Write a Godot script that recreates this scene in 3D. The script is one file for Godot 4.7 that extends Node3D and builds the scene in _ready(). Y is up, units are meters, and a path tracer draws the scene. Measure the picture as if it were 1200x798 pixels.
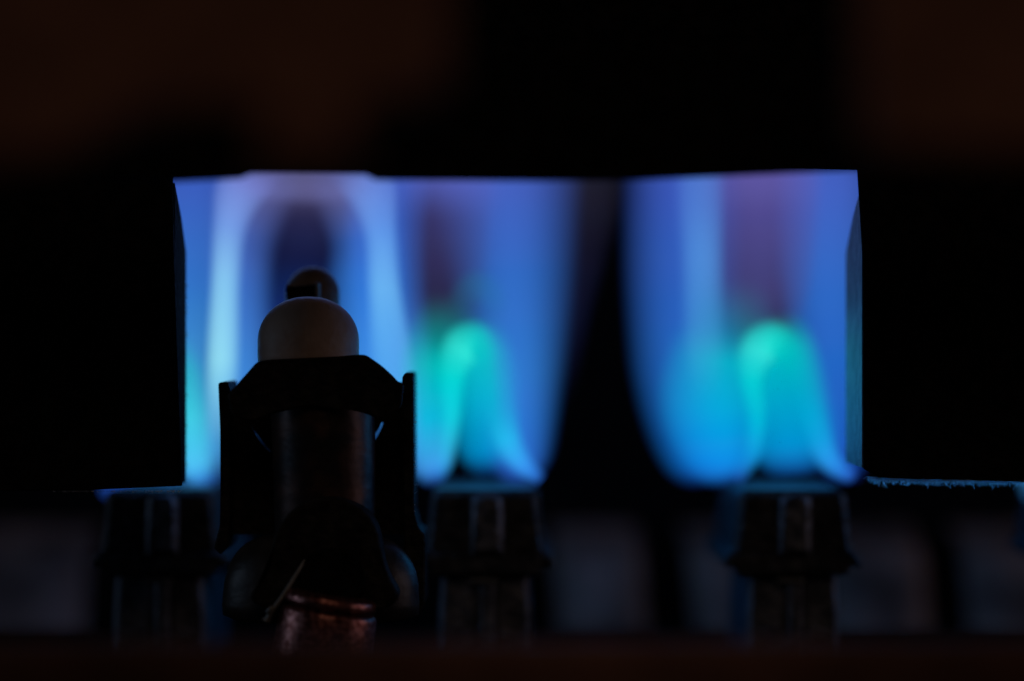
extends Node3D
# A gas boiler's burner chamber seen close up: pilot assembly in front, three blade burners burning behind a heat shield.
# Design units: 0.1 mm in the plane of focus (z = 0), the centre of view at (600, 399); z in mm, towards the viewer positive.
const FOCUS := 332.0

var V := PackedVector3Array()
var N := PackedVector3Array()
var C := PackedColorArray()
var taken := {}
var M := {}
var rng := RandomNumberGenerator.new()


# ---------------------------------------------------------------- helpers
func at(x: float, y: float, z: float) -> Vector3:
	var k := (FOCUS - z) / FOCUS * 0.0001
	return Vector3((x - 600.0) * k, (399.0 - y) * k, z * 0.001)


func flat(points: Array, z: float) -> PackedVector2Array:
	var out := PackedVector2Array()
	for p in points:
		var q := at(p[0], p[1], z)
		out.append(Vector2(q.x, q.y))
	return out


func start() -> void:
	V = PackedVector3Array(); N = PackedVector3Array(); C = PackedColorArray()


func tri(a: Vector3, b: Vector3, c: Vector3, na: Vector3, nb: Vector3, nc: Vector3) -> void:
	if (b - a).cross(c - a).dot(na + nb + nc) > 0.0:
		V.append_array([a, c, b]); N.append_array([na, nc, nb])
	else:
		V.append_array([a, b, c]); N.append_array([na, nb, nc])


func face(a: Vector3, b: Vector3, c: Vector3, d: Vector3, out: Vector3) -> void:
	var n := (b - a).cross(c - a)
	if n.length() < 1e-14:
		n = (c - a).cross(d - a)
	n = n.normalized()
	if n.dot(out) < 0.0:
		n = -n
	tri(a, b, c, n, n, n); tri(a, c, d, n, n, n)


func numbered(called: String) -> String:
	taken[called] = taken.get(called, 0) + 1
	return called if taken[called] == 1 else "%s_%03d" % [called, taken[called] - 1]


func commit(called: String, m: Material, parent: Node3D = null) -> MeshInstance3D:
	var a := []
	a.resize(Mesh.ARRAY_MAX)
	a[Mesh.ARRAY_VERTEX] = V; a[Mesh.ARRAY_NORMAL] = N
	if C.size() == V.size():
		a[Mesh.ARRAY_COLOR] = C
	var mesh := ArrayMesh.new()
	mesh.add_surface_from_arrays(Mesh.PRIMITIVE_TRIANGLES, a)
	mesh.surface_set_material(0, m)
	var o := MeshInstance3D.new()
	o.mesh = mesh
	o.cast_shadow = GeometryInstance3D.SHADOW_CASTING_SETTING_ON
	if parent:
		o.name = called
		parent.add_child(o, true)
		if parent.get_parent() == self and not parent is MeshInstance3D:
			o.position = -parent.position
	else:
		o.name = numbered(called)
		add_child(o, true)
	return o


func tag(o: Node3D, label: String, category: String, group := "") -> Node3D:
	o.set_meta("label", label); o.set_meta("category", category)
	if group:
		o.set_meta("group", group)
	return o


func thing(called: String, where: Vector3, label: String, category: String, group := "") -> Node3D:
	var o := Node3D.new()
	o.name = numbered(called)
	o.position = where
	add_child(o, true)
	return tag(o, label, category, group)


func rounded(points: Array, r: float, steps := 5) -> Array:
	var out := []
	var n := points.size()
	for i in n:
		var p := Vector2(points[i][0], points[i][1])
		var a := Vector2(points[(i + n - 1) % n][0], points[(i + n - 1) % n][1])
		var b := Vector2(points[(i + 1) % n][0], points[(i + 1) % n][1])
		var rr := minf(points[i][2] if points[i].size() > 2 else r, minf(p.distance_to(a), p.distance_to(b)) * 0.48)
		var s := p + (a - p).normalized() * rr
		var e := p + (b - p).normalized() * rr
		for k in steps + 1:
			var t := float(k) / steps
			var q := s.lerp(p, t).lerp(p.lerp(e, t), t)
			out.append([q.x, q.y])
	return out


func inset(p: PackedVector2Array, d: float) -> PackedVector2Array:
	var area := 0.0
	var n := p.size()
	for i in n:
		area += p[i].cross(p[(i + 1) % n])
	var s := signf(area)
	var out := PackedVector2Array()
	for i in n:
		var e0 := (p[i] - p[(i + n - 1) % n]).normalized()
		var e1 := (p[(i + 1) % n] - p[i]).normalized()
		var m := (Vector2(-e0.y, e0.x) + Vector2(-e1.y, e1.x)) * s
		var l := maxf(m.length(), 0.5)
		out.append(p[i] + m / l * d * minf(2.0 / l, 1.6))
	return out


func slab(p: PackedVector2Array, zf: float, zb: float, bevel := 0.15) -> void:
	# a sheet cut to an outline, front at zf and back at zb (mm), its edges broken by a small bevel
	var b := bevel * 0.001
	var n := p.size()
	var q := inset(p, b)
	var idx := Geometry2D.triangulate_polygon(q)
	while idx.is_empty() and b > 1e-6:
		b *= 0.5
		q = inset(p, b)
		idx = Geometry2D.triangulate_polygon(q)
	var f := zf * 0.001
	var k := zb * 0.001
	for i in range(0, idx.size(), 3):
		var t := [q[idx[i]], q[idx[i + 1]], q[idx[i + 2]]]
		var a := Vector3(t[0].x, t[0].y, f); var c := Vector3(t[1].x, t[1].y, f); var d := Vector3(t[2].x, t[2].y, f)
		tri(a, c, d, Vector3.BACK, Vector3.BACK, Vector3.BACK)
		a.z = k; c.z = k; d.z = k
		tri(a, c, d, Vector3.FORWARD, Vector3.FORWARD, Vector3.FORWARD)
	var area := 0.0
	for i in n:
		area += p[i].cross(p[(i + 1) % n])
	for i in n:
		var j := (i + 1) % n
		var e := p[j] - p[i]
		var o2 := Vector2(e.y, -e.x).normalized() * signf(area)
		var o := Vector3(o2.x, o2.y, 0)
		var p0 := p[i]; var p1 := p[j]; var q0 := q[i]; var q1 := q[j]
		face(Vector3(q0.x, q0.y, f), Vector3(q1.x, q1.y, f), Vector3(p1.x, p1.y, f - b), Vector3(p0.x, p0.y, f - b), o + Vector3.BACK)
		face(Vector3(p0.x, p0.y, f - b), Vector3(p1.x, p1.y, f - b), Vector3(p1.x, p1.y, k + b), Vector3(p0.x, p0.y, k + b), o)
		face(Vector3(p0.x, p0.y, k + b), Vector3(p1.x, p1.y, k + b), Vector3(q1.x, q1.y, k), Vector3(q0.x, q0.y, k), o + Vector3.FORWARD)


func grid(rows: Array, inner: Array) -> void:
	# rows of points, each a closed ring; normals away from the ring's own centre (inner)
	var nr := rows.size()
	var ns: int = rows[0].size()
	var nn := []
	for i in nr:
		var line := PackedVector3Array()
		for j in ns:
			var du: Vector3 = rows[i][(j + 1) % ns] - rows[i][(j + ns - 1) % ns]
			var dv: Vector3 = rows[mini(i + 1, nr - 1)][j] - rows[maxi(i - 1, 0)][j]
			var n := du.cross(dv)
			n = n.normalized() if n.length() > 1e-16 else ((rows[i][j] as Vector3) - (inner[i] as Vector3)).normalized()
			if n.dot((rows[i][j] as Vector3) - (inner[i] as Vector3)) < 0.0:
				n = -n
			line.append(n)
		nn.append(line)
	for i in nr - 1:
		for j in ns:
			var k := (j + 1) % ns
			tri(rows[i][j], rows[i + 1][j], rows[i + 1][k], nn[i][j], nn[i + 1][j], nn[i + 1][k])
			tri(rows[i][j], rows[i + 1][k], rows[i][k], nn[i][j], nn[i + 1][k], nn[i][k])


func lathe(profile: Array, x: float, z: float, segs := 56, tilt := 0.0, wobble := 0.0, depth := 1.0) -> void:
	# profile of [radius, y] in design units round an upright axis through (x, z)
	var rows := []; var inner := []
	var pivot := at(x, profile[0][1], z)
	var k := (FOCUS - z) / FOCUS * 0.0001
	for p in profile:
		var c := at(x, p[1], z) - pivot
		c = c.rotated(Vector3.BACK, tilt) + pivot
		var ring := PackedVector3Array()
		for j in segs:
			var a := TAU * j / segs
			var r: float = maxf(p[0], 0.05) * k * (1.0 + wobble * (sin(a * 3.0 + p[1] * 0.05) + 0.6 * sin(a * 7.0 - p[1] * 0.11)))
			ring.append(c + Vector3(cos(a) * r, 0, sin(a) * r * depth).rotated(Vector3.BACK, tilt))
		rows.append(ring); inner.append(c)
	grid(rows, inner)


func tube(path: PackedVector3Array, r0: float, r1: float, sides := 8) -> void:
	var rows := []; var inner := []
	var n := path.size()
	for i in n:
		var d := (path[mini(i + 1, n - 1)] - path[maxi(i - 1, 0)]).normalized()
		var u := d.cross(Vector3.UP if absf(d.y) < 0.9 else Vector3.RIGHT).normalized()
		var v := d.cross(u)
		var r := lerpf(r0, r1, float(i) / (n - 1)) * 0.001
		var ring := PackedVector3Array()
		for j in sides:
			ring.append(path[i] + (u * cos(TAU * j / sides) + v * sin(TAU * j / sides)) * r)
		rows.append(ring); inner.append(path[i])
	var first := PackedVector3Array(); var last := PackedVector3Array()
	for j in sides:
		first.append(path[0]); last.append(path[n - 1])
	rows.push_front(first); inner.push_front(path[0] - (path[1] - path[0]))
	rows.append(last); inner.append(path[n - 1] - (path[n - 1] - path[n - 2]))
	grid(rows, inner)


func lint(where: Vector3, along: Vector3, length: float, thick: float) -> void:
	# a fibre of dust: two narrow crossed strips bent at random
	var q := where
	var d := along.normalized()
	var w := thick * 0.001
	for i in 3:
		var e := (d + Vector3(rng.randf_range(-1, 1), rng.randf_range(-1, 1), rng.randf_range(-1, 1)) * 0.55).normalized()
		var to := q + e * length * 0.001 / 3.0
		var u := e.cross(Vector3(0.3, 0.2, 1)).normalized()
		for side in [u, e.cross(u)]:
			face(q - side * w, q + side * w, to + side * w * 0.7, to - side * w * 0.7, Vector3(0, 0.1, 1))
		q = to
		d = e
		w *= 0.75


# ---------------------------------------------------------------- materials
func noise_map(freq: float, low: Color, high: Color, sharp := 0.0, sd := 1) -> ImageTexture:
	var f := FastNoiseLite.new()
	f.seed = sd
	f.noise_type = FastNoiseLite.TYPE_SIMPLEX_SMOOTH
	f.frequency = freq
	f.fractal_octaves = 5
	var im := f.get_seamless_image(256, 256)
	var out := Image.create(256, 256, false, Image.FORMAT_RGB8)
	for y in 256:
		for x in 256:
			var v := im.get_pixel(x, y).r
			v = smoothstep(0.5 - (0.5 - sharp * 0.45), 0.5 + (0.5 - sharp * 0.45), v)
			out.set_pixel(x, y, low.lerp(high, v))
	return ImageTexture.create_from_image(out)


func bump_map(freq: float, sd: int) -> ImageTexture:
	var f := FastNoiseLite.new()
	f.seed = sd
	f.frequency = freq
	f.fractal_octaves = 4
	var im := f.get_seamless_image(256, 256)
	im.convert(Image.FORMAT_RGB8)
	im.bump_map_to_normal_map(6.0)
	return ImageTexture.create_from_image(im)


func stuff_of(low: Color, high: Color, rough: float, metal: float, per_mm: float, relief := 0.5, sharp := 0.4, sd := 1) -> StandardMaterial3D:
	# colours given as linear base colours
	var m := StandardMaterial3D.new()
	m.albedo_texture = noise_map(0.02, low.linear_to_srgb(), high.linear_to_srgb(), sharp, sd)
	m.roughness = rough
	m.metallic = metal
	m.metallic_specular = 0.4
	m.uv1_triplanar = true
	m.uv1_scale = Vector3.ONE * 1000.0 * per_mm
	if relief > 0.0:
		m.normal_enabled = true
		m.normal_texture = M.bump
		m.normal_scale = relief
	m.cull_mode = BaseMaterial3D.CULL_DISABLED
	return m


func materials() -> void:
	M.bump = bump_map(0.05, 11)
	M.black_steel = stuff_of(Color(0.012, 0.011, 0.011), Color(0.03, 0.027, 0.026), 0.55, 0.0, 0.06, 0.6, 0.3, 2)
	M.soot_black = stuff_of(Color(0.004, 0.004, 0.004), Color(0.011, 0.010, 0.010), 0.9, 0.0, 0.05, 0.6, 0.3, 3)
	M.soot_black.metallic_specular = 0.1
	M.black_steel.metallic_specular = 0.15
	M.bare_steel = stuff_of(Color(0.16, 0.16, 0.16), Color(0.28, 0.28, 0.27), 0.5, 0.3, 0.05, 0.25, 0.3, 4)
	M.bell = stuff_of(Color(0.018, 0.016, 0.016), Color(0.05, 0.043, 0.04), 0.42, 0.3, 0.05, 0.1, 0.4, 13)
	M.barrel = stuff_of(Color(0.025, 0.026, 0.03), Color(0.10, 0.055, 0.045), 0.42, 0.6, 0.03, 0.08, 0.6, 5)
	M.burner = stuff_of(Color(0.07, 0.078, 0.10), Color(0.19, 0.20, 0.245), 0.45, 0.3, 0.05, 0.5, 0.4, 6)
	M.burner.metallic_specular = 0.35
	M.cap = stuff_of(Color(0.03, 0.032, 0.038), Color(0.075, 0.076, 0.086), 0.5, 0.2, 0.05, 0.5, 0.4, 15)  # burner steel darkened in colour to dim the flame light on top
	M.cap.metallic_specular = 0.3
	M.ceramic = stuff_of(Color(0.45, 0.32, 0.26), Color(0.54, 0.40, 0.335), 0.5, 0.0, 0.06, 0.15, 0.2, 7)
	M.tip = stuff_of(Color(0.11, 0.08, 0.07), Color(0.18, 0.135, 0.115), 0.5, 0.0, 0.06, 0.15, 0.3, 12)
	M.copper = stuff_of(Color(0.12, 0.03, 0.025), Color(0.52, 0.23, 0.20), 0.38, 0.9, 0.22, 0.3, 0.75, 8)
	M.rust = stuff_of(Color(0.17, 0.08, 0.06), Color(0.24, 0.112, 0.083), 0.8, 0.0, 0.02, 0.4, 0.2, 9)
	M.baffle = stuff_of(Color(0.09, 0.06, 0.05), Color(0.46, 0.30, 0.245), 0.6, 0.0, 0.008, 0.3, 0.3, 10)  # broad mottling stands in for the uneven glow on the baffles
	M.lint = StandardMaterial3D.new()
	M.lint.albedo_color = Color(0.8, 0.8, 0.8).linear_to_srgb()
	M.lint.roughness = 1.0
	M.lint.backlight = Color(1, 1, 1)
	M.bright_steel = stuff_of(Color(0.45, 0.45, 0.46), Color(0.6, 0.6, 0.6), 0.35, 0.8, 0.1, 0.0, 0.3, 14)
	M.fibre = StandardMaterial3D.new()
	M.fibre.resource_name = "clear_fibre"
	M.fibre.albedo_color = Color(0.95, 0.97, 1.0, 0.05)
	M.fibre.roughness = 0.15
	M.fibre.refraction_enabled = true
	M.fibre.refraction_scale = 0.05
	M.flame = StandardMaterial3D.new()
	M.flame.resource_name = "burning_gas"
	M.flame.shading_mode = BaseMaterial3D.SHADING_MODE_UNSHADED
	M.flame.transparency = BaseMaterial3D.TRANSPARENCY_ALPHA
	M.flame.vertex_color_use_as_albedo = true
	M.flame.cull_mode = BaseMaterial3D.CULL_DISABLED
	M.flame.albedo_color = Color.WHITE


# ---------------------------------------------------------------- flames
func spline(a, b, c, d, t: float):
	return b + (c - a) * (t * 0.5) + (a * 2.0 - b * 5.0 + c * 4.0 - d) * (t * t * 0.5) + (b * 3.0 - a - c * 3.0 + d) * (t * t * t * 0.5)


func tongue(parent: Node3D, called: String, z: float, deep: float, keys: Array, soft := 2.0) -> void:
	# a tongue of burning gas: a tapering closed body round a path. keys: [x, y, half width, colour, how dense 0..1]
	start()
	var rows := []; var cols := []
	var steps := 7
	var segs := 28
	var n := keys.size()
	for i in n - 1:
		for s in steps + (1 if i == n - 2 else 0):
			var t := float(s) / steps
			var g := [keys[maxi(i - 1, 0)], keys[i], keys[i + 1], keys[mini(i + 2, n - 1)]]
			var p := []
			for k in g:
				p.append(Vector3(k[0], k[1], k[2]))
			var q: Vector3 = spline(p[0], p[1], p[2], p[3], t)
			var q2: Vector3 = spline(p[0], p[1], p[2], p[3], t + 0.02)
			var d := Vector2(q2.x - q.x, q2.y - q.y).normalized()
			var col: Color = (g[1][3] as Color).srgb_to_linear().lerp((g[2][3] as Color).srgb_to_linear(), t)
			var dens := clampf(lerpf(g[1][4], g[2][4], smoothstep(0.0, 1.0, t)), 0.0, 0.98)
			var ring := PackedVector3Array(); var rc := PackedColorArray()
			var thick := deep * (0.35 + 0.65 * clampf(q.z / 40.0, 0.0, 1.0))
			for j in segs:
				var a := TAU * j / segs
				var side := sin(a)
				var v := at(q.x - d.y * q.z * side, q.y + d.x * q.z * side, z)
				v.z += cos(a) * thick * 0.001
				ring.append(v)
				var al := 1.0 - sqrt(1.0 - dens * pow(absf(cos(a)), soft))
				var al8 := floorf(al * 255.0 + rng.randf()) / 255.0
				rc.append(Color(col.r, col.g, col.b, al8))
			rows.append(ring); cols.append(rc)
	for i in rows.size() - 1:
		for j in segs:
			var k := (j + 1) % segs
			for e in [[i, j], [i + 1, j], [i + 1, k], [i, j], [i + 1, k], [i, k]]:
				V.append(rows[e[0]][e[1]]); N.append(Vector3.BACK); C.append(cols[e[0]][e[1]])
	commit(called, M.flame, parent)


func k8(r: int, g: int, b: int) -> Color:
	return Color8(r, g, b)


func flame_light(o: Node3D, where: Vector3, energy: float, color: Color) -> void:
	var l := OmniLight3D.new()
	l.name = "flame_light"
	l.light_color = color
	l.light_energy = energy
	l.light_size = 0.006
	l.omni_range = 0.4
	l.omni_attenuation = 2.0
	l.shadow_enabled = true
	o.add_child(l, true)
	l.position = where - o.position


# ---------------------------------------------------------------- things
func burner_at(x: float, label: String) -> Node3D:
	var zf := -23.0
	var o := thing("blade_burner", at(x, 800, zf), label, "gas burner", "blade burners in a row")
	start()
	slab(flat(rounded([[x - 63, 574, 12], [x + 63, 574, 12], [x + 66, 612, 6], [x + 71, 652, 3], [x - 71, 652, 3], [x - 66, 612, 6]], 5), zf), zf, zf - 34, 0.8)
	commit("burner_cap", M.cap, o)
	start()
	slab(flat(rounded([[x - 16, 577, 16], [x + 22, 577, 16], [x + 22, 651, 3], [x - 16, 651, 3]], 5, 8), zf + 1.6), zf + 1.6, zf + 0.05, 0.7)
	commit("centre_rib", M.burner, o)
	start()
	slab(flat(rounded([[x - 73, 647, 2], [x + 73, 647, 2], [x + 82, 658, 3], [x + 80, 665, 2], [x + 68, 663, 2], [x + 64, 674, 2], [x - 64, 674, 2], [x - 68, 663, 2], [x - 80, 665, 2], [x - 82, 658, 3]], 3), zf + 0.6), zf + 0.6, zf - 33, 0.4)
	commit("skirt", M.cap, o)
	for s in [-1.0, 1.0]:
		start()
		slab(flat(rounded([[x + s * 9 + 3, 675], [x + s * 51, 675], [x + s * 54, 720], [x + s * 54, 800], [x + s * 9 + 3, 800]], 6), zf - 1.5), zf - 1.5, zf - 32, 0.6)
		commit("body_half", M.burner, o)
	start()
	slab(flat(rounded([[x - 5, 682], [x + 11, 682], [x + 11, 798], [x - 5, 798]], 3), zf - 0.6), zf - 0.6, zf - 30, 0.25)
	commit("seam_strip", M.burner, o)
	start()
	slab(flat(rounded([[x - 18, 678], [x + 14, 678], [x + 14, 683], [x - 18, 683]], 2), zf + 0.2), zf + 0.2, zf - 3, 0.1)
	commit("seam_clip", M.bare_steel, o)
	return o


func _ready() -> void:
	rng.seed = 42
	# camera, light, exposure
	var cam := Camera3D.new()
	cam.name = "camera"
	cam.position = Vector3(0, 0, FOCUS * 0.001)
	cam.keep_aspect = Camera3D.KEEP_HEIGHT
	var att := CameraAttributesPhysical.new()
	att.frustum_focal_length = 100.0
	att.frustum_focus_distance = 0.327
	att.frustum_near = 0.01
	att.frustum_far = 3.0
	att.exposure_aperture = 7.1
	cam.attributes = att
	cam.fov = 2.0 * rad_to_deg(atan(39.9 / FOCUS))
	cam.near = 0.01
	cam.far = 3.0
	add_child(cam)
	cam.current = true
	var we := WorldEnvironment.new()
	we.name = "environment"
	var env := Environment.new()
	env.background_mode = Environment.BG_COLOR
	env.background_color = Color.BLACK
	env.tonemap_mode = Environment.TONE_MAPPER_LINEAR
	env.tonemap_exposure = 1.0
	env.sdfgi_enabled = true
	env.ssao_enabled = true
	env.ssil_enabled = true
	we.environment = env
	add_child(we)
	# unseen lights: overhead for the casing and dome, at the sides for barrel edges
	for d in [["unseen_ceiling_lamp", Vector3(0.02, 0.38, 0.52), 0.25, Color(1.0, 0.85, 0.72), 0.016], ["unseen_left_light", Vector3(-0.48, 0.05, 0.035), 0.16, Color(0.72, 0.85, 1.0), 0.009], ["unseen_right_lamp", Vector3(0.50, 0.05, 0.03), 0.16, Color(1.0, 0.88, 0.88), 0.011]]:
		var lamp := AreaLight3D.new()
		lamp.name = d[0]
		lamp.area_size = Vector2(d[2], d[2])
		lamp.light_color = d[3]
		lamp.light_energy = d[4]
		lamp.area_range = 3.0
		lamp.shadow_enabled = true
		add_child(lamp)
		lamp.look_at_from_position(d[1], Vector3(0, 0, 0))

	materials()

	# ------------------------------------------------ the chamber behind
	start()
	slab(flat([[-300, -300], [1500, -300], [1500, 1000], [-300, 1000]], -150), -150, -153, 0.5)
	var back := commit("chamber_rear_wall", M.soot_black)
	back.set_meta("kind", "structure"); back.set_meta("label", "sooty black rear wall of the combustion chamber"); back.set_meta("category", "wall")
	start()
	slab(flat([[-300, 850], [1500, 850], [1500, 870], [-300, 870]], -20), 20, -150, 0.3)
	var tray := commit("chamber_floor", M.soot_black)
	tray.set_meta("kind", "structure"); tray.set_meta("label", "dark floor under the row of burners"); tray.set_meta("category", "floor")
	var pale := [[-70, 100, "grey air baffle at the far left, behind the left burner"], [648, 752, "grey air baffle seen in the gap right of the middle burner"], [806, 880, "narrow grey air baffle just left of the right burner"], [970, 1086, "grey air baffle just right of the right burner"], [1132, 1320, "grey air baffle under the fuzzy edge at the right border"]]
	for b in pale:
		# a pressed sheet, its upper edge rolled away from the viewer
		start()
		var rows := []
		for i in 14:
			var t := i / 13.0
			var y := lerpf(800, 662, minf(t / 0.6, 1.0)) if t < 0.6 else 662 - 40 * sin((t - 0.6) / 0.4 * PI / 2)
			var zb := -130.0 if t < 0.6 else -130.0 - 22.0 * (1.0 - cos((t - 0.6) / 0.4 * PI / 2))
			var row := PackedVector3Array()
			for j in 12:
				var u := j / 11.0
				var q := at(lerpf(b[0], b[1], u) + (y - 640) * 0.10 * sin(b[0]), y, -130)
				q.z = (zb - 3.0 * pow(absf(u * 2 - 1), 4.0)) * 0.001
				row.append(q)
			rows.append(row)
		for i in 13:
			for j in 11:
				face(rows[i][j], rows[i][j + 1], rows[i + 1][j + 1], rows[i + 1][j], Vector3(0, 0.1, 1))
				var e := Vector3(0, 0, -0.0008)
				face(rows[i][j] + e, rows[i][j + 1] + e, rows[i + 1][j + 1] + e, rows[i + 1][j] + e, Vector3(0, -0.1, -1))
		tag(commit("air_baffle", M.baffle), b[2], "baffle", "baffles behind the burners")

	# ------------------------------------------------ heat shield
	var zs := 5.0
	var hs := thing("heat_shield", at(600, 570, zs), "black heat shield plate with the wide opening that frames the flames", "heat shield")
	start()
	slab(flat([[-200, -200], [1400, -200], [1400, 562], [1200, 564], [1030, 559], [1013, 549], [1012, 300], [1006, 199], [900, 196], [300, 196], [201, 203], [203, 300], [212, 569], [100, 574], [-200, 577]], zs), zs, zs - 1.0, 0.12)
	commit("shield_plate", M.soot_black, hs)
	start()
	slab(flat([[-200, 60], [1400, 60], [1400, 175], [1010, 199], [900, 204], [740, 211], [640, 212], [440, 211], [428, 205], [292, 204], [280, 209], [201, 213], [150, 212], [-200, 200]], 36), 36, 34.5, 0.3)
	commit("top_rail", M.soot_black, hs)
	for s in [0, 1]:
		# return flanges bent back along both sides of the opening
		var xa := 203.0 if s == 0 else 1012.0
		var deep := 11.5 if s == 0 else 16.0
		var dir := -1.0 if s == 0 else 1.0
		var low := 570.0 if s == 0 else 548.0
		var prof := [[214.0, 0.0], [250.0, deep * 0.55], [292.0, deep], [low, deep], [low, 0.0]]
		start()
		var pts := []
		for p in prof:
			var q := at(xa, p[0], zs)
			q.z = (zs - 1.05 - p[1]) * 0.001
			pts.append(q)
		var off := Vector3(dir * 0.0009, 0, 0)
		var c: Vector3 = (pts[0] + pts[2] + pts[3]) / 3.0
		for i in [1, 2, 3]:
			face(pts[0], pts[i], pts[i + 1], pts[i + 1], Vector3(-dir, 0, 0))
			face(pts[0] + off, pts[i] + off, pts[i + 1] + off, pts[i + 1] + off, Vector3(dir, 0, 0))
		for i in 5:
			var j := (i + 1) % 5
			face(pts[i], pts[j], pts[j] + off, pts[i] + off, (pts[i] + pts[j]) * 0.5 - c)
		var fl := commit("return_flange", M.soot_black if s == 0 else M.bare_steel, hs)  # left flange is dark by base colour although it faces the flame
		fl.set_meta("label", "left return flange of the opening, darkened in its colour" if s == 0 else "bare right return flange, lit blue and green")
	start()
	for i in 900:
		var x := rng.randf_range(1018, 1215)
		var y := 559.0 + minf(1.0, (x - 1013) / 60.0) * 3.5
		var path := PackedVector3Array()
		var p := at(x, y - 1, zs) + Vector3(0, 0, -rng.randf() * 0.0009)
		var d := Vector3(rng.randf_range(-1.4, 1.4), -0.8, rng.randf_range(-0.5, 0.3)).normalized()
		var len := rng.randf_range(0.4, 1.0) * (1.7 if rng.randf() < 0.06 else 1.0)
		for k in 4:
			path.append(p)
			d = (d + Vector3(rng.randf_range(-1, 1), rng.randf_range(-1, 1), rng.randf_range(-1, 1)) * 0.5).normalized()
			p += d * len * 0.001 / 3.0
		tube(path, 0.035, 0.02, 6)
	commit("clear_fibres", M.fibre, hs).set_meta("kind", "stuff")
	start()
	for i in 140:
		lint(at(rng.randf_range(60, 214), 575, zs) + Vector3(0, 0, -rng.randf() * 0.001), Vector3(rng.randf_range(-1.5, 1.5), -0.6, rng.randf_range(-0.6, 0.6)), rng.randf_range(0.1, 0.35), 0.03)
	for i in 90:
		var q := at(203 if i < 60 else 1012, rng.randf_range(330, 560), zs)
		q.z = (zs - 1.0 - (11.5 if i < 60 else 16.0)) * 0.001
		lint(q, Vector3(1 if i < 60 else -1, rng.randf_range(-1, 1), -0.2), rng.randf_range(0.1, 0.35), 0.03)
	commit("lint_fringe", M.lint, hs).set_meta("kind", "stuff")

	# ------------------------------------------------ burners and their flames
	burner_at(186, "left blade burner, half hidden by the heat shield and the pilot bracket")
	burner_at(568, "middle blade burner, right beside the pilot bracket")
	burner_at(930, "right blade burner with side ears, free of the bracket")

	var zz := -40.0
	var f2 := thing("gas_flame", at(568, 571, zz), "blue flame with green arch on the middle burner", "flame", "flames over the burners")
	tongue(f2, "mantle_tongue", -46, 9, [[612, 568, 16, k8(50, 100, 240), 0.0], [608, 535, 42, k8(50, 125, 235), 0.8], [604, 440, 62, k8(54, 132, 226), 0.84], [600, 320, 80, k8(58, 118, 218), 0.8], [596, 215, 92, k8(78, 108, 212), 0.8], [602, 90, 92, k8(80, 90, 190), 0.3], [608, 40, 90, k8(80, 90, 190), 0.0]], 3.0)
	tongue(f2, "mantle_tongue", -42, 8, [[520, 420, 26, k8(50, 60, 110), 0.0], [518, 350, 54, k8(62, 58, 104), 0.5], [520, 260, 64, k8(72, 70, 132), 0.6], [524, 205, 68, k8(95, 105, 200), 0.75], [524, 90, 66, k8(80, 80, 170), 0.0]], 1.5)
	tongue(f2, "mantle_tongue", -50, 8, [[650, 480, 20, k8(40, 50, 110), 0.0], [664, 360, 32, k8(46, 50, 100), 0.18], [678, 290, 38, k8(52, 52, 88), 0.2], [688, 215, 46, k8(66, 64, 92), 0.24], [690, 90, 46, k8(70, 70, 120), 0.0]], 1.6)
	tongue(f2, "inner_cone", -38, 8, [[512, 564, 12, k8(60, 120, 250), 0.2], [504, 543, 24, k8(70, 170, 252), 0.85], [502, 490, 36, k8(20, 195, 235), 0.88], [508, 430, 44, k8(5, 195, 195), 0.88], [522, 394, 46, k8(5, 165, 165), 0.55], [538, 345, 34, k8(10, 110, 125), 0.0]], 1.7)
	tongue(f2, "inner_cone", -44, 7, [[578, 554, 18, k8(20, 80, 190), 0.15], [572, 525, 38, k8(8, 158, 222), 0.8], [566, 465, 44, k8(5, 180, 212), 0.92], [560, 415, 42, k8(5, 198, 202), 0.88], [554, 372, 28, k8(10, 150, 150), 0.0]], 1.4)
	tongue(f2, "cone_edge", -36, 6, [[512, 562, 7, k8(50, 130, 250), 0.2], [521, 538, 12, k8(60, 185, 250), 0.7], [528, 490, 14, k8(22, 220, 235), 0.78], [529, 440, 18, k8(20, 234, 226), 0.88], [540, 409, 25, k8(60, 246, 230), 0.95], [558, 402, 24, k8(18, 222, 212), 0.75], [575, 426, 20, k8(5, 192, 195), 0.3], [585, 470, 19, k8(10, 190, 218), 0.4], [595, 515, 18, k8(40, 205, 250), 0.8], [611, 542, 14, k8(60, 170, 252), 0.88], [633, 561, 8, k8(55, 120, 245), 0.55]], 1.6)
	tongue(f2, "wisp", -36, 5, [[530, 374, 12, k8(20, 110, 130), 0.0], [543, 348, 18, k8(20, 115, 140), 0.25], [560, 336, 20, k8(30, 125, 150), 0.3], [578, 350, 18, k8(30, 120, 150), 0.22], [586, 378, 14, k8(20, 110, 130), 0.0]], 1.6)
	flame_light(f2, at(568, 450, zz), 0.0002, Color(0.25, 0.6, 1.0))

	var f3 := thing("gas_flame", at(930, 571, zz), "wide blue flame with green arch on the right burner", "flame", "flames over the burners")
	tongue(f3, "mantle_tongue", -46, 9, [[842, 560, 30, k8(40, 100, 235), 0.0], [832, 532, 60, k8(20, 125, 232), 0.82], [812, 450, 72, k8(36, 116, 216), 0.82], [800, 340, 72, k8(50, 106, 208), 0.8], [800, 215, 74, k8(68, 98, 205), 0.8], [792, 90, 62, k8(70, 90, 190), 0.3], [790, 40, 60, k8(70, 90, 190), 0.0]], 2.6)
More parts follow.
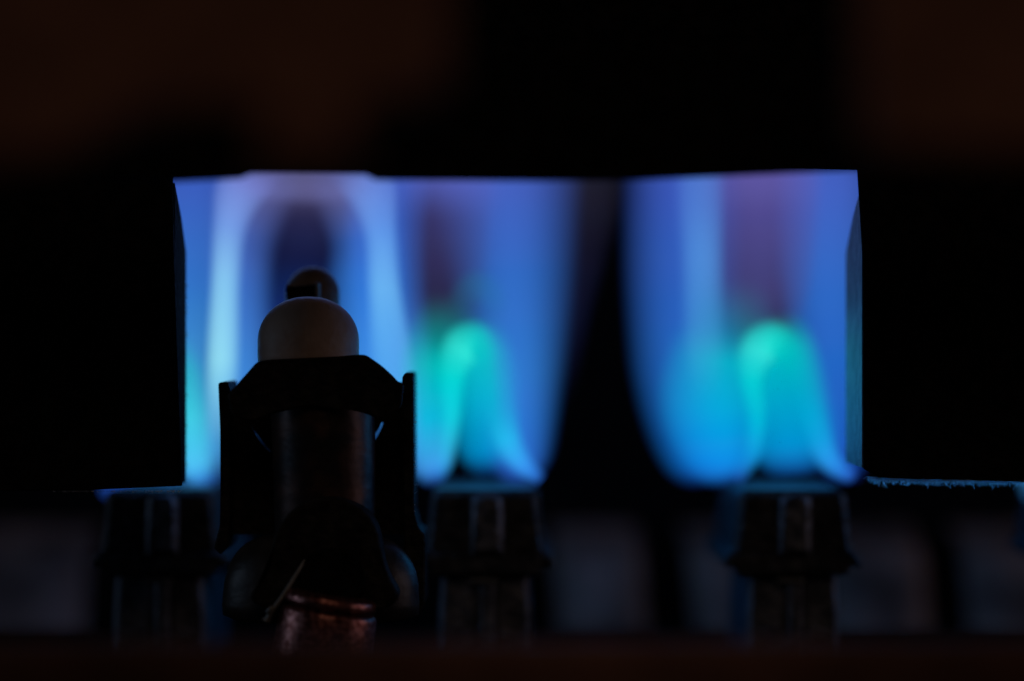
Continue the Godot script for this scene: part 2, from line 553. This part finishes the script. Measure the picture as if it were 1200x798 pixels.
	tongue(f3, "mantle_tongue", -40, 6, [[826, 470, 18, k8(60, 160, 225), 0.0], [824, 400, 26, k8(80, 170, 228), 0.55], [822, 300, 27, k8(94, 164, 236), 0.68], [820, 215, 30, k8(98, 148, 228), 0.55], [820, 90, 26, k8(80, 110, 210), 0.0]], 1.6)
	tongue(f3, "mantle_tongue", -44, 8, [[886, 420, 34, k8(60, 70, 130), 0.0], [888, 345, 64, k8(78, 76, 138), 0.7], [892, 260, 72, k8(88, 82, 158), 0.78], [892, 205, 76, k8(104, 96, 178), 0.82], [892, 90, 70, k8(90, 80, 160), 0.0]], 1.5)
	tongue(f3, "mantle_tongue", -48, 9, [[990, 562, 20, k8(40, 90, 230), 0.1], [985, 520, 34, k8(35, 105, 215), 0.8], [978, 420, 50, k8(42, 112, 214), 0.85], [972, 320, 60, k8(56, 114, 214), 0.85], [972, 215, 64, k8(74, 106, 210), 0.85], [972, 90, 58, k8(75, 90, 190), 0.0]], 1.6)
	tongue(f3, "inner_cone", -38, 8, [[858, 562, 20, k8(40, 110, 245), 0.2], [850, 540, 50, k8(20, 150, 240), 0.88], [842, 480, 74, k8(5, 178, 224), 0.92], [848, 425, 72, k8(10, 190, 208), 0.86], [856, 380, 58, k8(20, 150, 175), 0.42], [860, 320, 40, k8(30, 100, 150), 0.0]], 2.8)
	tongue(f3, "inner_cone", -44, 7, [[932, 553, 30, k8(30, 115, 230), 0.35], [928, 520, 56, k8(12, 158, 228), 0.85], [920, 460, 54, k8(5, 176, 212), 0.9], [911, 410, 48, k8(5, 196, 200), 0.88], [904, 366, 32, k8(10, 150, 145), 0.0]], 1.4)
	tongue(f3, "cone_edge", -36, 6, [[864, 562, 7, k8(50, 120, 250), 0.3], [880, 535, 11, k8(30, 175, 245), 0.55], [887, 490, 12, k8(12, 212, 226), 0.7], [881, 445, 15, k8(20, 230, 220), 0.8], [887, 413, 23, k8(64, 246, 232), 0.93], [905, 401, 25, k8(28, 230, 216), 0.85], [927, 416, 20, k8(8, 202, 198), 0.35], [943, 450, 17, k8(5, 188, 208), 0.3], [956, 500, 17, k8(15, 188, 236), 0.5], [972, 538, 15, k8(45, 165, 250), 0.8], [998, 559, 9, k8(55, 115, 245), 0.6]], 1.6)
	flame_light(f3, at(915, 450, zz), 0.0002, Color(0.25, 0.6, 1.0))

	var f1 := thing("gas_flame", at(190, 571, zz), "pale blue flame on the left burner, cut off by the shield's left edge", "flame", "flames over the burners")
	tongue(f1, "mantle_tongue", -44, 9, [[205, 566, 22, k8(50, 110, 240), 0.1], [205, 530, 50, k8(60, 155, 240), 0.85], [208, 440, 62, k8(70, 160, 230), 0.85], [215, 330, 70, k8(56, 124, 216), 0.85], [220, 215, 76, k8(66, 102, 206), 0.85], [220, 90, 76, k8(80, 90, 190), 0.0]], 1.6)
	tongue(f1, "inner_cone", -38, 7, [[234, 571, 10, k8(50, 110, 240), 0.2], [230, 543, 22, k8(85, 210, 250), 0.85], [222, 490, 24, k8(70, 225, 230), 0.8], [216, 440, 22, k8(20, 205, 190), 0.6], [206, 390, 20, k8(20, 180, 170), 0.0]], 1.6)
	tongue(f1, "cone_edge", -38, 6, [[120, 576, 12, k8(50, 110, 240), 0.3], [150, 560, 14, k8(50, 110, 240), 0.5], [170, 500, 26, k8(20, 180, 230), 0.8], [186, 420, 28, k8(20, 230, 220), 0.85], [200, 470, 26, k8(20, 190, 220), 0.6], [226, 545, 18, k8(70, 170, 245), 0.7], [250, 566, 10, k8(50, 110, 240), 0.2]], 1.6)
	flame_light(f1, at(195, 450, zz), 0.0002, Color(0.3, 0.6, 1.0))

	burner_at(1318, "unseen rightmost blade burner, out of view past the right border")  # unseen burner and flame, out of view, placed to light the fibres blue
	var f4 := thing("gas_flame", at(1292, 571, zz), "unseen flame behind the right shield, placed to light the fuzzy edge blue", "flame", "flames over the burners")
	tongue(f4, "mantle_tongue", -46, 9, [[1262, 568, 60, k8(70, 150, 255), 0.6], [1256, 540, 66, k8(80, 190, 255), 0.95], [1258, 440, 72, k8(70, 190, 250), 0.95], [1262, 320, 80, k8(58, 118, 218), 0.8], [1262, 150, 90, k8(80, 110, 210), 0.0]], 1.8)
	tongue(f4, "inner_cone", -40, 8, [[1240, 566, 12, k8(50, 120, 250), 0.3], [1250, 500, 30, k8(20, 190, 235), 0.85], [1285, 410, 32, k8(20, 235, 220), 0.9], [1310, 480, 30, k8(10, 185, 215), 0.85], [1340, 565, 14, k8(50, 120, 250), 0.3]], 1.7)
	flame_light(f4, at(1270, 470, zz), 0.0003, Color(0.25, 0.6, 1.0))

	var fp := thing("pilot_flame", at(358, 440, -28), "tall hollow pale blue pilot flame rising behind the ceramic tip", "flame")
	tongue(fp, "flame_edge", -30, 6, [[256, 570, 12, k8(60, 130, 245), 0.0], [257, 520, 18, k8(85, 180, 248), 0.6], [261, 420, 20, k8(160, 238, 252), 0.86], [264, 330, 18, k8(150, 220, 252), 0.84], [269, 265, 21, k8(132, 176, 246), 0.76], [286, 212, 34, k8(126, 142, 226), 0.74], [318, 176, 34, k8(120, 110, 180), 0.4], [360, 160, 30, k8(120, 110, 180), 0.0]], 1.5)
	tongue(fp, "flame_edge", -30, 6, [[476, 570, 12, k8(50, 110, 245), 0.0], [474, 520, 22, k8(70, 165, 248), 0.7], [460, 430, 26, k8(95, 185, 250), 0.7], [450, 340, 21, k8(122, 200, 252), 0.8], [445, 270, 21, k8(112, 172, 248), 0.74], [430, 212, 34, k8(118, 148, 230), 0.76], [400, 176, 34, k8(110, 110, 190), 0.4], [362, 160, 30, k8(120, 110, 180), 0.0]], 1.5)
	tongue(fp, "flame_sheet", -42, 8, [[474, 540, 20, k8(60, 130, 240), 0.0], [468, 440, 42, k8(75, 145, 235), 0.8], [454, 340, 46, k8(54, 116, 220), 0.78], [452, 260, 48, k8(58, 104, 210), 0.78], [454, 205, 54, k8(74, 104, 210), 0.8], [460, 110, 60, k8(90, 100, 190), 0.0]], 1.8)
	tongue(fp, "flame_sheet", -36, 7, [[286, 540, 20, k8(60, 130, 235), 0.0], [284, 440, 38, k8(70, 150, 240), 0.8], [280, 340, 42, k8(72, 128, 226), 0.74], [284, 280, 44, k8(84, 118, 214), 0.62], [298, 225, 50, k8(118, 126, 204), 0.5], [320, 160, 40, k8(110, 100, 170), 0.0]], 2.6)
	tongue(fp, "flame_sheet", -36, 7, [[430, 540, 20, k8(60, 140, 240), 0.0], [428, 440, 46, k8(66, 150, 242), 0.85], [430, 340, 50, k8(54, 128, 228), 0.8], [430, 280, 48, k8(68, 120, 220), 0.66], [416, 225, 52, k8(118, 124, 195), 0.5], [396, 160, 40, k8(110, 100, 170), 0.0]], 2.4)
	tongue(fp, "flame_crown", -40, 7, [[262, 218, 16, k8(130, 140, 220), 0.0], [310, 206, 30, k8(126, 136, 212), 0.5], [360, 200, 40, k8(120, 120, 180), 0.62], [410, 206, 30, k8(122, 134, 212), 0.5], [452, 218, 16, k8(120, 140, 220), 0.0]], 1.3)
	tongue(fp, "flame_sheet", -43, 6, [[354, 310, 40, k8(40, 44, 90), 0.0], [357, 262, 58, k8(60, 60, 108), 0.3], [358, 212, 66, k8(110, 102, 155), 0.55], [360, 130, 50, k8(100, 90, 150), 0.0]], 1.3)
	tongue(fp, "flame_sheet", -45, 6, [[352, 460, 50, k8(30, 60, 150), 0.5], [350, 380, 66, k8(32, 62, 150), 0.5], [350, 300, 66, k8(34, 46, 100), 0.4], [356, 230, 60, k8(44, 46, 92), 0.2], [356, 195, 50, k8(44, 44, 90), 0.0]], 1.3)
	flame_light(fp, at(358, 300, -32), 0.00015, Color(0.45, 0.65, 1.0))

	# ------------------------------------------------ pilot bracket
	var pb := thing("pilot_bracket", at(372, 718, 0), "black sheet steel pilot bracket with two upright side walls", "bracket")
	var csg := CSGCombiner3D.new()
	csg.name = "back_plate"
	var sheet := CSGPolygon3D.new()
	sheet.name = "sheet"
	sheet.polygon = flat(rounded([[258, 457], [478, 447], [480, 626], [258, 626]], 4), -3)
	sheet.depth = 0.001
	csg.add_child(sheet)
	for s in [-1.0, 1.0]:
		# slots left open between the round hood and the plate
		var hole := CSGPolygon3D.new()
		hole.name = "slot"
		hole.operation = CSGShape3D.OPERATION_SUBTRACTION
		var arc := []
		for i in 13:
			var a := lerpf(0.30, 0.98, i / 12.0)
			arc.append([371 + s * cos(a) * 81.5, 472 + sin(a) * 78])
		for i in 13:
			var a := lerpf(0.98, 0.30, i / 12.0)
			var w := (4.6 if s > 0 else 1.7) * sin(PI * clampf(i / 12.0, 0.08, 0.86))
			arc.append([371 + s * cos(a) * (81.5 - w), 472 + sin(a) * (78 - w)])
		hole.polygon = flat(arc, -3)
		hole.depth = 0.004
		hole.position.z = 0.0015
		csg.add_child(hole)
	csg.material_override = M.black_steel
	pb.add_child(csg, true)
	csg.position = Vector3(0, 0, -0.003) - pb.position
	start()
	slab(flat(rounded([[255, 448, 3], [266, 446, 3], [269, 456, 2], [269, 600, 2], [267, 640, 3], [258, 650, 3], [250, 642, 3], [257, 616, 4], [259, 545, 4]], 3), 1.5), 1.5, -9.5, 0.2)
	commit("side_wall", M.black_steel, pb)
	start()
	slab(flat(rounded([[471, 441, 3], [475, 436, 2], [484, 436, 3], [485, 600, 4], [490, 618, 4], [498, 627, 5], [498, 708, 8], [491, 720, 4], [478, 718, 3], [473, 640, 3]], 3), 1.5), 1.5, -9.5, 0.2)
	commit("side_wall", M.black_steel, pb)
	start()
	slab(flat(rounded([[266, 462, 2], [272, 456, 2], [278, 449, 4], [301, 423, 5], [314, 421, 6], [398, 417, 8], [418, 415, 5], [428, 415, 8], [447, 428, 8], [460, 440, 3], [467, 448, 2], [473, 450, 2], [470, 478, 8], [448, 492, 8], [428, 484, 12], [376, 472, 24], [320, 484, 12], [294, 494, 8], [270, 486, 8]], 3), 10), 10, 9, 0.2)
	commit("front_yoke", M.black_steel, pb)
	start()
	for i in 26:
		lint(at(485, rng.randf_range(442, 600), 4) + Vector3(0, 0, -rng.randf() * 0.006), Vector3(1, rng.randf_range(-1, 1), 0), rng.randf_range(0.1, 0.4), 0.035)
	commit("lint_fringe", M.lint, pb).set_meta("kind", "stuff")

	# ------------------------------------------------ pilot burner barrel and shoulders
	var bar := thing("pilot_burner", at(377, 722, 0), "dark steel pilot burner barrel with bell shaped shoulders, held in the bracket", "pilot burner")
	start()
	lathe([[56, 424], [60, 430], [61, 480], [60.5, 540], [59.5, 600], [58, 640]], 377, 3, 64, 0.02, 0.003)
	commit("barrel", M.barrel, bar)
	start()
	var bell := [[50.0, 622.0]]
	for i in 13:
		var a := PI / 2 * i / 12.0
		bell.append([62 + 53 * sin(a), 694 - 66 * cos(a)])
	bell.append_array([[116, 706], [115, 720], [100, 726], [60, 727]])
	lathe(bell, 376, 3, 72, 0.0, 0.003, 0.55)
	commit("shoulder_bell", M.bell, bar)
	start()
	slab(flat(rounded([[322, 624, 12], [336, 602, 14], [362, 584, 16], [398, 582, 16], [428, 598, 14], [442, 618, 12], [452, 670, 16], [470, 700, 12], [452, 714, 10], [310, 714, 10], [290, 700, 12], [314, 670, 16]], 10), 12), 12.8, 5, 0.25)
	commit("saddle", M.black_steel, bar)
	start()
	slab(flat(rounded([[358, 652, 4], [384, 640, 10], [420, 650, 12], [432, 690, 12], [396, 709, 8], [360, 716, 8], [318, 731, 4], [311, 723, 4]], 5), 13.4), 13.4, 12.0, 0.2)
	commit("lug", M.soot_black, bar)
	start()
	tube(PackedVector3Array([at(312, 726, 14.0), at(314, 718, 14.2), at(319, 711, 14.2)]), 0.55, 0.3, 10)
	tube(PackedVector3Array([at(357, 656, 13.2), at(346, 674, 13.6), at(330, 700, 14.0), at(318, 716, 14.2), at(312, 728, 14.0)]), 0.14, 0.4, 10)
	commit("lug_lit_edge", M.bare_steel, bar)  # bright rod stands in for the lit edge of the lug

	var pipe := thing("copper_pipe", at(386, 790, 13), "speckled copper gas pipe below the pilot burner", "pipe")
	start()
	lathe([[44, 712], [53, 714], [57, 719], [58, 745], [61, 800]], 386, 12, 64, -0.16, 0.002)
	commit("pipe_wall", M.copper, pipe)
	start()
	lathe([[40, 694], [52, 696], [55, 700], [55.5, 706], [54, 710], [46, 711.5]], 388, 12, 64, -0.16, 0.002)
	commit("pipe_collar", M.copper, pipe)

	# ------------------------------------------------ ceramic tip
	start()
	var dome := []
	for i in 29:
		var t := float(i) / 28.0
		var a := t * PI / 2
		dome.append([59.5 * pow(sin(a), 0.94), 402 - 54 * pow(maxf(cos(a), 0.0), 0.96)])
	dome.append_array([[59.5, 416], [59, 424], [52, 428]])
	lathe(dome, 361, 3, 72, 0.0, 0.001)
	tag(commit("ceramic_insulator", M.ceramic), "smooth brown ceramic dome on top of the pilot bracket", "insulator")

	var el := thing("electrode_tip", at(366, 350, -9), "small dark rounded electrode tip behind the ceramic dome", "electrode")
	start()
	var knob := []
	for i in 17:
		var a := PI / 2 * i / 16.0
		knob.append([32 * sin(a), 346 - 33 * cos(a)])
	knob.append_array([[32, 370], [31, 400], [24, 402]])
	lathe(knob, 366, -12, 48, 0.0, 0.004)
	commit("tip_cap", M.tip, el)
	start()
	slab(flat(rounded([[334, 337, 3], [346, 334, 3], [371, 331, 4], [373, 356, 2], [336, 356, 2]], 3), -6), -6, -9, 0.2)
	commit("tab", M.soot_black, el)
	start()
	slab(flat(rounded([[335, 334, 1], [369, 331, 1], [369, 334.5, 1], [335, 337.5, 1]], 1), -5.5), -5.5, -9.2, 0.05)
	commit("tab_edge", M.tip, el)
	start()
	slab(flat(rounded([[369, 332, 1], [373, 332, 1], [374, 356, 1], [370, 356, 1]], 1), -5.5), -5.5, -9.2, 0.05)
	commit("tab_edge", M.bare_steel, el)

	# ------------------------------------------------ casing in front, out of focus
	start()
	slab(flat(rounded([[-300, 757], [1500, 754], [1500, 920], [-300, 920]], 24, 8), 80), 80, 75, 1.2)
	tag(commit("bottom_casing", M.rust), "rust brown casing lip across the bottom, out of focus", "casing")
	start()
	slab(flat(rounded([[-250, -250], [536, -250], [524, 110, 30], [424, 128, 14], [412, 150], [428, 192, 12], [292, 192, 12], [304, 150], [308, 128, 14], [180, 132, 30], [60, 188, 40], [-250, 205]], 20), 135), 135, 133, 0.4)
	tag(commit("front_casing", M.rust), "blurred brown casing panel at the upper left, with a short tab hanging down", "casing", "casing panels above the opening")
	start()
	slab(flat(rounded([[1004, -250], [1450, -250], [1450, 190], [1010, 176, 30]], 10), 135), 135, 133, 0.4)
	tag(commit("front_casing", M.rust), "blurred brown casing panel in the upper right corner", "casing", "casing panels above the opening")
